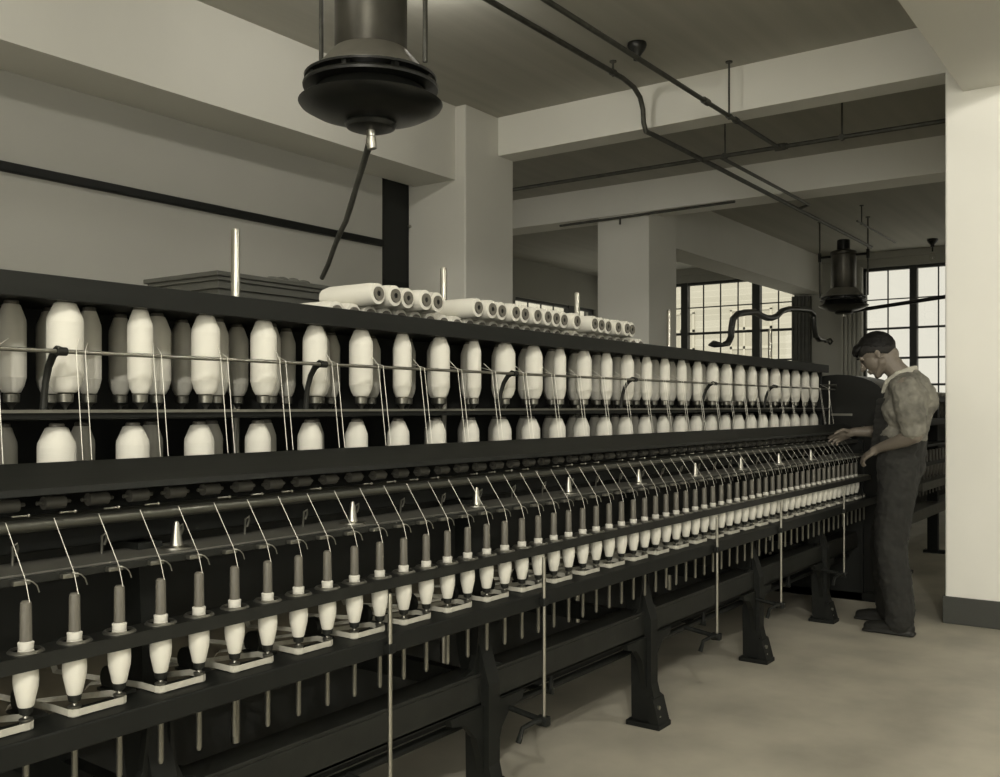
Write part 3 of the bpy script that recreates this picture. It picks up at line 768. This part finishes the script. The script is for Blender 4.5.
# ------------------------------------------------------------------ the next frame, beyond the worker
f2 = thing('spinning_frame', (10.5, YC, 0), 'dark machine frame standing beyond the worker under the right window', 'spinning machine')
G0, G1 = 8.0, 13.4
for nm, a in (('top_rail', (1.80,1.95,1.36,1.41)), ('roller_beam', (1.80,2.0,1.16,1.22)), ('thread_board', (1.74,1.9,.99,1.01)), ('ring_rail', (1.72,1.79,.84,.866)),
              ('spindle_rail', (1.68,1.81,.66,.725)), ('lower_rail', (1.80,1.95,.38,.47)), ('back_panel', (2.3,2.34,.2,1.38))):
    P(nm, MB().box(G0, G1, *a, .004), 'shelf' if nm in ('spindle_rail', 'lower_rail') else 'iron', False, f2)
for x in (G0+.1, G0+1.4, G0+2.7, G0+4.0, G1-.1):
    P('frame_leg', MB().box(x-.03, x+.03, 1.84, 1.93, 0, 1.36, .004).box(x-.05, x+.05, 1.78, 1.96, 0, .025).box(x-.03, x+.03, 2.34, 2.75, .3, .36).box(x-.03, x+.03, 2.7, 2.8, 0, 1.0), 'iron', False, f2)
sp2 = None
for k in range(40):
    x = G0+.25+.126*k
    if sp2 is None:
        sp2 = P('spindle', MB().lathe([(.006,.60),(.006,.72),(.012,.76),(.019,.80),(.019,.85),(.012,.875),(.011,.96),(.006,.965)], (x,SY,0), 10), 'bobwood', True, f2); x0 = x
        cr = P('cross_bar', MB().tube([(x-.05,1.9,1.22),(x+.05,1.9,1.36)], .008, 6).tube([(x+.05,1.9,1.22),(x-.05,1.9,1.36)], .008, 6).lathe([(.012,1.405),(.02,1.42),(.02,1.45),(.01,1.455)], (x,1.87,0), 10), 'dsteel', True, f2)
    else:
        for o in (sp2, cr):
            c = o.copy(); C.objects.link(c); c.location = o.location+Vector((x-x0,0,0))

# ------------------------------------------------------------------ the worker
PX = Vector((0,0,0))
def V(*a): return Vector(a)
pelvis = V(6.08,1.40,.98)
hipL, hipR = V(5.99,1.39,.93), V(6.17,1.41,.93)
kneeL, kneeR = V(5.93,1.43,.51), V(6.19,1.52,.51)
ankL, ankR = V(5.885,1.37,.095), V(6.19,1.50,.095)
waist, chest, upper = V(6.08,1.395,1.12), V(6.08,1.365,1.30), V(6.08,1.355,1.42)
neck0, neck1 = V(6.075,1.385,1.49), V(6.065,1.455,1.565)
shL, shR = V(5.90,1.335,1.435), V(6.255,1.375,1.435)
elL, elR = V(5.84,1.265,1.155), V(6.27,1.47,1.17)
wrL, wrR = V(5.93,1.49,1.075), V(6.18,1.70,1.165)
HC = V(6.062,1.530,1.640)
HS = 1.10
man = thing('person', (6.06,1.42,0), 'man in dark overalls and light work shirt bending over the machine', 'person')
rotH = Matrix.Rotation(math.radians(8), 3, 'Z') @ Matrix.Rotation(math.radians(-36), 3, 'X')
def hp_(x, y, z): return HC+rotH @ V(x*HS,y*HS,z*HS)
b = MB()
b.limb([pelvis, waist, chest, upper], [.12,.115,.125,.11], 20)
for p, sx, r in ((pelvis,.07,.105),(waist,.06,.095),(chest,.07,.105),(upper,.08,.08)):
    b.ball(p+V(-sx,0,0), r); b.ball(p+V(sx,0,0), r)
b.limb([upper, neck0+V(0,-.004,.005), neck1+V(0,-.008,.002), hp_(0,-.030,-.03)], [.08,.066,.060,.064], 16)
b.ball(hp_(0,-.048,-.040), .056); b.ball(neck1+V(0,-.020,.004), .056)
b.limb([shL, upper+V(-.08,0,0)], [.062,.075]); b.limb([shR, upper+V(.08,0,0)], [.062,.075])
b.limb([shL, (shL+elL)/2+V(-.003,-.005,0), elL], [.056,.049,.040]); b.limb([elL, elL.lerp(wrL,.3), wrL], [.041,.043,.027])
b.limb([shR, (shR+elR)/2, elR], [.056,.049,.040]); b.limb([elR, elR.lerp(wrR,.3), wrR], [.041,.043,.027])
for h, k, a in ((hipL,kneeL,ankL),(hipR,kneeR,ankR)):
    b.limb([h, h.lerp(k,.5), k], [.092,.078,.058]); b.limb([k, k.lerp(a,.3), a, a+V(0,.0,-.05)], [.056,.058,.038,.036])
    b.limb([a+V(0,-.03,-.05), a+V(0,.12,-.06)], [.036,.03])
# head: skull, brow, cheeks, jaw, nose, lips, ears
b.ball(hp_(0,-.012,.022), .1*HS, (.775,.96,.90), rotH, 24)
b.ball(hp_(0,.03,-.02), .07*HS, (.93,.86,1.1), rotH, 20)
b.ball(hp_(0,.045,-.075), .044, (1.05,.95,.85), rotH, 16)
b.ball(hp_(0,.070,-.098), .021, (1.1,.8,.8), rotH, 12)
b.limb([hp_(-.05,-.0,-.055), hp_(-.02,.06,-.095)], [.028,.02]); b.limb([hp_(.05,-.0,-.055), hp_(.02,.06,-.095)], [.028,.02])
b.limb([hp_(-.036,.076,.024), hp_(0,.083,.022), hp_(.036,.076,.024)], [.013,.014,.013], 10)
b.limb([hp_(0,.086,.012), hp_(0,.100,-.008), hp_(0,.112,-.028)], [.0085,.0095,.0125], 10)
b.ball(hp_(-.012,.100,-.031), .0085, n=10); b.ball(hp_(.012,.100,-.031), .0085, n=10)
b.limb([hp_(-.020,.084,-.055), hp_(0,.093,-.053), hp_(.020,.084,-.055)], [.006,.0085,.006], 10)
b.limb([hp_(-.018,.083,-.066), hp_(0,.091,-.067), hp_(.018,.083,-.066)], [.006,.0085,.006], 10)
for s_ in (-1, 1):
    b.ball(hp_(s_*.076,-.008,-.006), .027, (.30,.66,1.05), rotH @ Matrix.Rotation(s_*.35,3,'Z'), 14)
    b.ball(hp_(s_*.080,-.004,-.026), .012, (.5,.8,1), rotH, 10)
def hand(w, fwd, side, upn, curls, thumb_sg):
    """palm, four jointed fingers and a side thumb. fwd: along the hand, side: towards the thumb, upn: back of the hand"""
    fwd = fwd.normalized(); side = (side-fwd*side.dot(fwd)).normalized(); upn = (upn-fwd*upn.dot(fwd)-side*upn.dot(side)).normalized()
    R = Matrix((side, fwd, upn)).transposed()
    b.limb([w, w+fwd*.03], [.027,.027])
    b.ball(w+fwd*.055, .045, (.90,1.0,.36), R, 16)
    b.ball(w+fwd*.075, .040, (.98,.62,.34), R, 14)
    for k, (o, L, c) in enumerate(zip((.030,.010,-.011,-.030), (.072,.080,.074,.058), curls)):
        p = w+fwd*(.088-.004*abs(k-1))+side*o; pts = [w+fwd*.06+side*o*.8, p]; ang = c*.5
        for s_ in (.45,.32,.26):
            d = fwd*math.cos(ang)-upn*math.sin(ang)+side*(o*1.2)
            p = p+d.normalized()*L*s_; pts.append(p); ang += c
        b.limb(pts, [.0105,.0098,.0088,.0080,.0068], 10)
    p0 = w+fwd*.028+side*.026-upn*.006
    p1 = p0+(fwd*.55+side*.7-upn*.25).normalized()*.038
    p2 = p1+(fwd*.85+side*.25-upn*.35).normalized()*.030
    p3 = p2+(fwd*.95-side*.05-upn*.35).normalized()*.024
    b.limb([p0,p1,p2,p3], [.015,.0118,.0102,.0085], 10)
hand(wrL, V(.10,.72,-.45), V(.7,.1,.35), V(-.55,.25,.7), (.45,.5,.55,.6), 1)
hand(wrR, V(-.12,.85,-.30), V(-.6,-.1,.75), V(.55,.3,.6), (.25,.35,.45,.5), -1)
body = b.build('body', M['skin'], man)
rm = body.modifiers.new('remesh', 'REMESH'); rm.mode = 'VOXEL'; rm.voxel_size = .0045; rm.use_smooth_shade = True
sm = body.modifiers.new('smooth', 'SMOOTH'); sm.iterations = 2; sm.factor = .5
def cloth(name, mb, m, vox=.008, disp=.006, it=3):
    o = mb.build(name, M[m], man)
    rm = o.modifiers.new('remesh', 'REMESH'); rm.mode = 'VOXEL'; rm.voxel_size = vox; rm.use_smooth_shade = True
    s_ = o.modifiers.new('smooth', 'SMOOTH'); s_.iterations = it; s_.factor = .5
    if disp:
        tx = bpy.data.textures.new(name+'_folds', 'CLOUDS'); tx.noise_scale = .055
        dm = o.modifiers.new('folds', 'DISPLACE'); dm.texture = tx; dm.strength = disp; dm.mid_level = .5
    return o
# shirt with rolled sleeves and collar
b = MB()
b.limb([waist, chest, upper], [.132,.148,.130], 20)
for p, sx, r in ((waist,.072,.112),(chest,.086,.125),(upper,.085,.105)):
    b.ball(p+V(-sx,-.008,0), r); b.ball(p+V(sx,-.008,0), r)
b.ball(chest.lerp(upper,.5)+V(0,-.035,0), .135)
b.limb([shL+V(.02,0,-.01), upper+V(-.06,0,.015)], [.080,.088]); b.limb([shR+V(-.01,0,-.01), upper+V(.06,0,.015)], [.078,.088])
slL = shL.lerp(elL,.80); slR = shR.lerp(elR,.90)
b.limb([shL+V(.01,0,-.01), shL.lerp(elL,.35)+V(-.006,-.004,0), shL.lerp(elL,.65)+V(-.010,-.006,0), slL], [.082,.084,.080,.070]); b.limb([shR, shR.lerp(elR,.5), slR], [.076,.074,.064])
b.limb([slL+V(0,0,-.01), slL.lerp(elL,.35)], [.072,.066])
b.limb([upper+V(0,.0,.03), neck0+V(0,-.004,.0)], [.095,.074])
b.ball(shL.lerp(elL,.45)+V(.055,.0,0), .085); b.ball(shL.lerp(elL,.2)+V(.06,-.01,0), .10)
cloth('shirt', b, 'shirt', .006, disp=.026)
b = MB()
for s_ in (-1, 1):
    for lift, rr_ in ((0,.018),(.022,.016)):
        b.limb([neck0+V(s_*.006,-.068,.038+lift), neck0+V(s_*.050,-.045,.028+lift), neck0+V(s_*.074,.015,.008+lift*.8), neck0+V(s_*.062,.075,-.030+lift*.5), neck0+V(s_*.045,.105,-.080)], [rr_,rr_,rr_,rr_,.010], 10)
cloth('collar', b, 'tape', .004, 0, 1)
# overalls: trousers, seat, bib and straps
b = MB()
b.limb([V(pelvis.x,pelvis.y,pelvis.z), waist+V(0,.0,-.01)], [.137,.138], 20)
for p, sx, r in ((pelvis,.078,.122),(waist+V(0,0,-.02),.070,.118)):
    b.ball(p+V(-sx,-.004,0), r); b.ball(p+V(sx,-.004,0), r)
for h, k, a in ((hipL,kneeL,ankL),(hipR,kneeR,ankR)):
    b.limb([h, h.lerp(k,.5)+V(0,-.006,0), k+V(0,-.008,0), k.lerp(a,.5)+V(0,-.015,0), a+V(0,-.012,.045), a+V(0,-.010,-.012)], [.112,.104,.092,.088,.084,.078], 18)
ov = cloth('overalls', b, 'overall', disp=.022)
b = MB()
for k in range(8):
    z = 1.08+.038*k; f_ = k/7
    yb_ = (1.395+(1.365-1.395)*f_)+.108
    b.limb([V(5.975,yb_-.045,z), V(6.03,yb_+.030,z), V(6.13,yb_+.034,z), V(6.19,yb_-.03,z)], [.028,.028,.028,.028], 10)
cloth('bib', b, 'overall', .007, .004)
# shoes
for a in (ankL, ankR):
    b = MB()
    b.limb([V(a.x,a.y-.055,.045), V(a.x,a.y+.02,.045), V(a.x,a.y+.11,.038), V(a.x,a.y+.165,.032)], [.040,.040,.036,.028], 14)
    b.limb([V(a.x,a.y-.03,.06), V(a.x,a.y-.01,.105)], [.04,.042], 14)
    b.box(a.x-.042, a.x+.042, a.y-.095, a.y+.195, .003, .022, .008)
    o = cloth('shoe', b, 'shoe', .006, 0, 2)
# hair: short sides, longer on top, falling forward
b = MB()
import itertools
def hair_patch(drop, thick, front):
    bm = bmesh.new()
    bmesh.ops.create_uvsphere(bm, u_segments=56, v_segments=40, radius=1)
    def lim(y):
        k = [( 1.0,front), (.55,front), (.30,.16), (.10,-.06), (-.10,-.20), (-.35,-.40), (-.7,-.62), (-1.0,-.66)]
        for (a, va), (b_, vb) in zip(k, k[1:]):
            if b_ <= y <= a: return vb+(va-vb)*(y-b_)/(a-b_)
        return front
    kill = [v for v in bm.verts if v.co.z < lim(v.co.y)-drop]
    bmesh.ops.delete(bm, geom=kill, context='VERTS')
    for v in bm.verts:
        x, y, z = v.co
        e = min(1, max(0, (z-lim(y)+drop)/.45)); e = e*e*(3-2*e)
        g = 1+thick*e
        v.co = hp_(x*.0785*g, -.012+y*.0965*g, .0225+z*.0905*(1+thick*1.3*e))
    mb = MB(); mb.bm = bm
    return mb
o = hair_patch(.30, .03, .36).build('clipped_sides', M['hfade'], man)
so = o.modifiers.new('solid', 'SOLIDIFY'); so.thickness = .004; so.offset = 0
mb = hair_patch(.0, .085, .34)
for k in range(9):
    s_ = (k-4)/4
    mb.limb([hp_(s_*.046, .035, .100-.022*s_*s_), hp_(s_*.048, .070, .094-.022*s_*s_), hp_(s_*.044, .095, .076-.02*s_*s_+.005*math.cos(k*1.7))], [.010,.016,.010], 10)
o = mb.build('hair', M['hair'], man)
so = o.modifiers.new('solid', 'SOLIDIFY'); so.thickness = .006; so.offset = -1
rm = o.modifiers.new('remesh', 'REMESH'); rm.mode = 'VOXEL'; rm.voxel_size = .004; rm.use_smooth_shade = True
sm_ = o.modifiers.new('smooth', 'SMOOTH'); sm_.iterations = 4; sm_.factor = .6
tx = bpy.data.textures.new('hair_tufts', 'CLOUDS'); tx.noise_scale = .014
dm = o.modifiers.new('tufts', 'DISPLACE'); dm.texture = tx; dm.strength = .006; dm.mid_level = .5
for s_ in (-1, 1):
    MB().limb([hp_(s_*.044,.086,.037), hp_(s_*.02,.098,.036)], [.003,.004], 8).build('eyebrow', M['hair'], man)
    MB().ball(hp_(s_*.031,.083,.008), .009, (1.2,.7,.55), rotH, 12).build('eye', M['lip'], man)

# ------------------------------------------------------------------ light
W = bpy.data.worlds.new('World'); S.world = W; W.use_nodes = True
bg = W.node_tree.nodes['Background']; bg.inputs['Color'].default_value = (1.0,.965,.87,1); bg.inputs['Strength'].default_value = .95
def area(name, loc, rot, sx, sy, power, col=(1,.955,.84), spread=PI):
    l = bpy.data.lights.new(name, 'AREA'); l.shape = 'RECTANGLE'; l.size = sx; l.size_y = sy; l.energy = power; l.color = col; l.spread = spread
    o = bpy.data.objects.new(name, l); C.objects.link(o); o.location = loc; o.rotation_euler = rot
    return o
# daylight through the windows behind the camera (facing +X) and on the right (facing +Y)
area('daylight_rear_1', (XR+.02, -1.85, 2.25), (0, -PI/2, 0), 2.6, 4.0, 250)
area('daylight_rear_2', (XR+.02, 2.7, 2.25), (0, -PI/2, 0), 2.6, 3.9, 20)
area('daylight_right_1', (-1.8, YR+.02, 2.25), (PI/2, 0, 0), 4.1, 2.6, 8)
area('daylight_right_2', (3.15, YR+.02, 2.25), (PI/2, 0, 0), 4.4, 2.6, 5)
area('daylight_right_3', (8.2, YR+.02, 2.25), (PI/2, 0, 0), 4.3, 2.6, 6)
# bare factory bulbs close under the ceiling, with small enamel reflectors (all above or behind the picture)
def ceiling_bulb(x, y, z, power, lbl):
    t = thing('ceiling_lamp', (x, y, ZC), lbl, 'lamp')
    P('cord', MB().tube([(x,y,ZC),(x,y,z+.07)], .012, 8), 'black', True, t)
    P('reflector', MB().lathe([(.02,z+.085),(.05,z+.08),(.13,z+.062),(.13,z+.058),(.05,z+.072),(.02,z+.075)], (x,y,0), 32), 'white', True, t)
    l = bpy.data.lights.new('bulb', 'POINT'); l.energy = power; l.shadow_soft_size = .05; l.color = (1,.955,.86)
    o = bpy.data.objects.new('bulb', l); C.objects.link(o); o.location = (x, y, z-.0)
ceiling_bulb(.9, 3.55, 3.72, 44, 'ceiling bulb near the left wall, nearest the camera')
ceiling_bulb(4.3, 3.6, 3.72, 22, 'ceiling bulb near the left wall before the front beam')
ceiling_bulb(.6, -.7, 3.62, 130, 'ceiling bulb over the aisle beside the camera')
ceiling_bulb(4.1, -1.1, 3.62, 90, 'ceiling bulb further along the aisle')
ceiling_bulb(-1.6, -1.3, 3.55, 290, 'ceiling bulb behind the camera')
sun = bpy.data.lights.new('sun', 'SUN'); sun.energy = 3.0; sun.angle = .02; sun.color = (1,.95,.84)
so = bpy.data.objects.new('sun', sun); C.objects.link(so)
so.rotation_euler = Vector((.55, .12, -.82)).to_track_quat('-Z', 'Y').to_euler()

# ------------------------------------------------------------------ camera
cam = bpy.data.cameras.new('Camera'); co = bpy.data.objects.new('Camera', cam); C.objects.link(co)
co.location = (0,0,H); co.rotation_euler = (PI/2, 0, AZ-PI/2)
cam.sensor_fit = 'HORIZONTAL'; cam.sensor_width = 36; cam.lens = F*36/1000
cam.shift_y = (HOR-388.5)/1000
cam.clip_start = .05
S.camera = co
S.view_settings.view_transform = 'Standard'; S.view_settings.look = 'None'
S.view_settings.gamma = 1; S.view_settings.use_curve_mapping = False
S.view_settings.exposure = 0.0
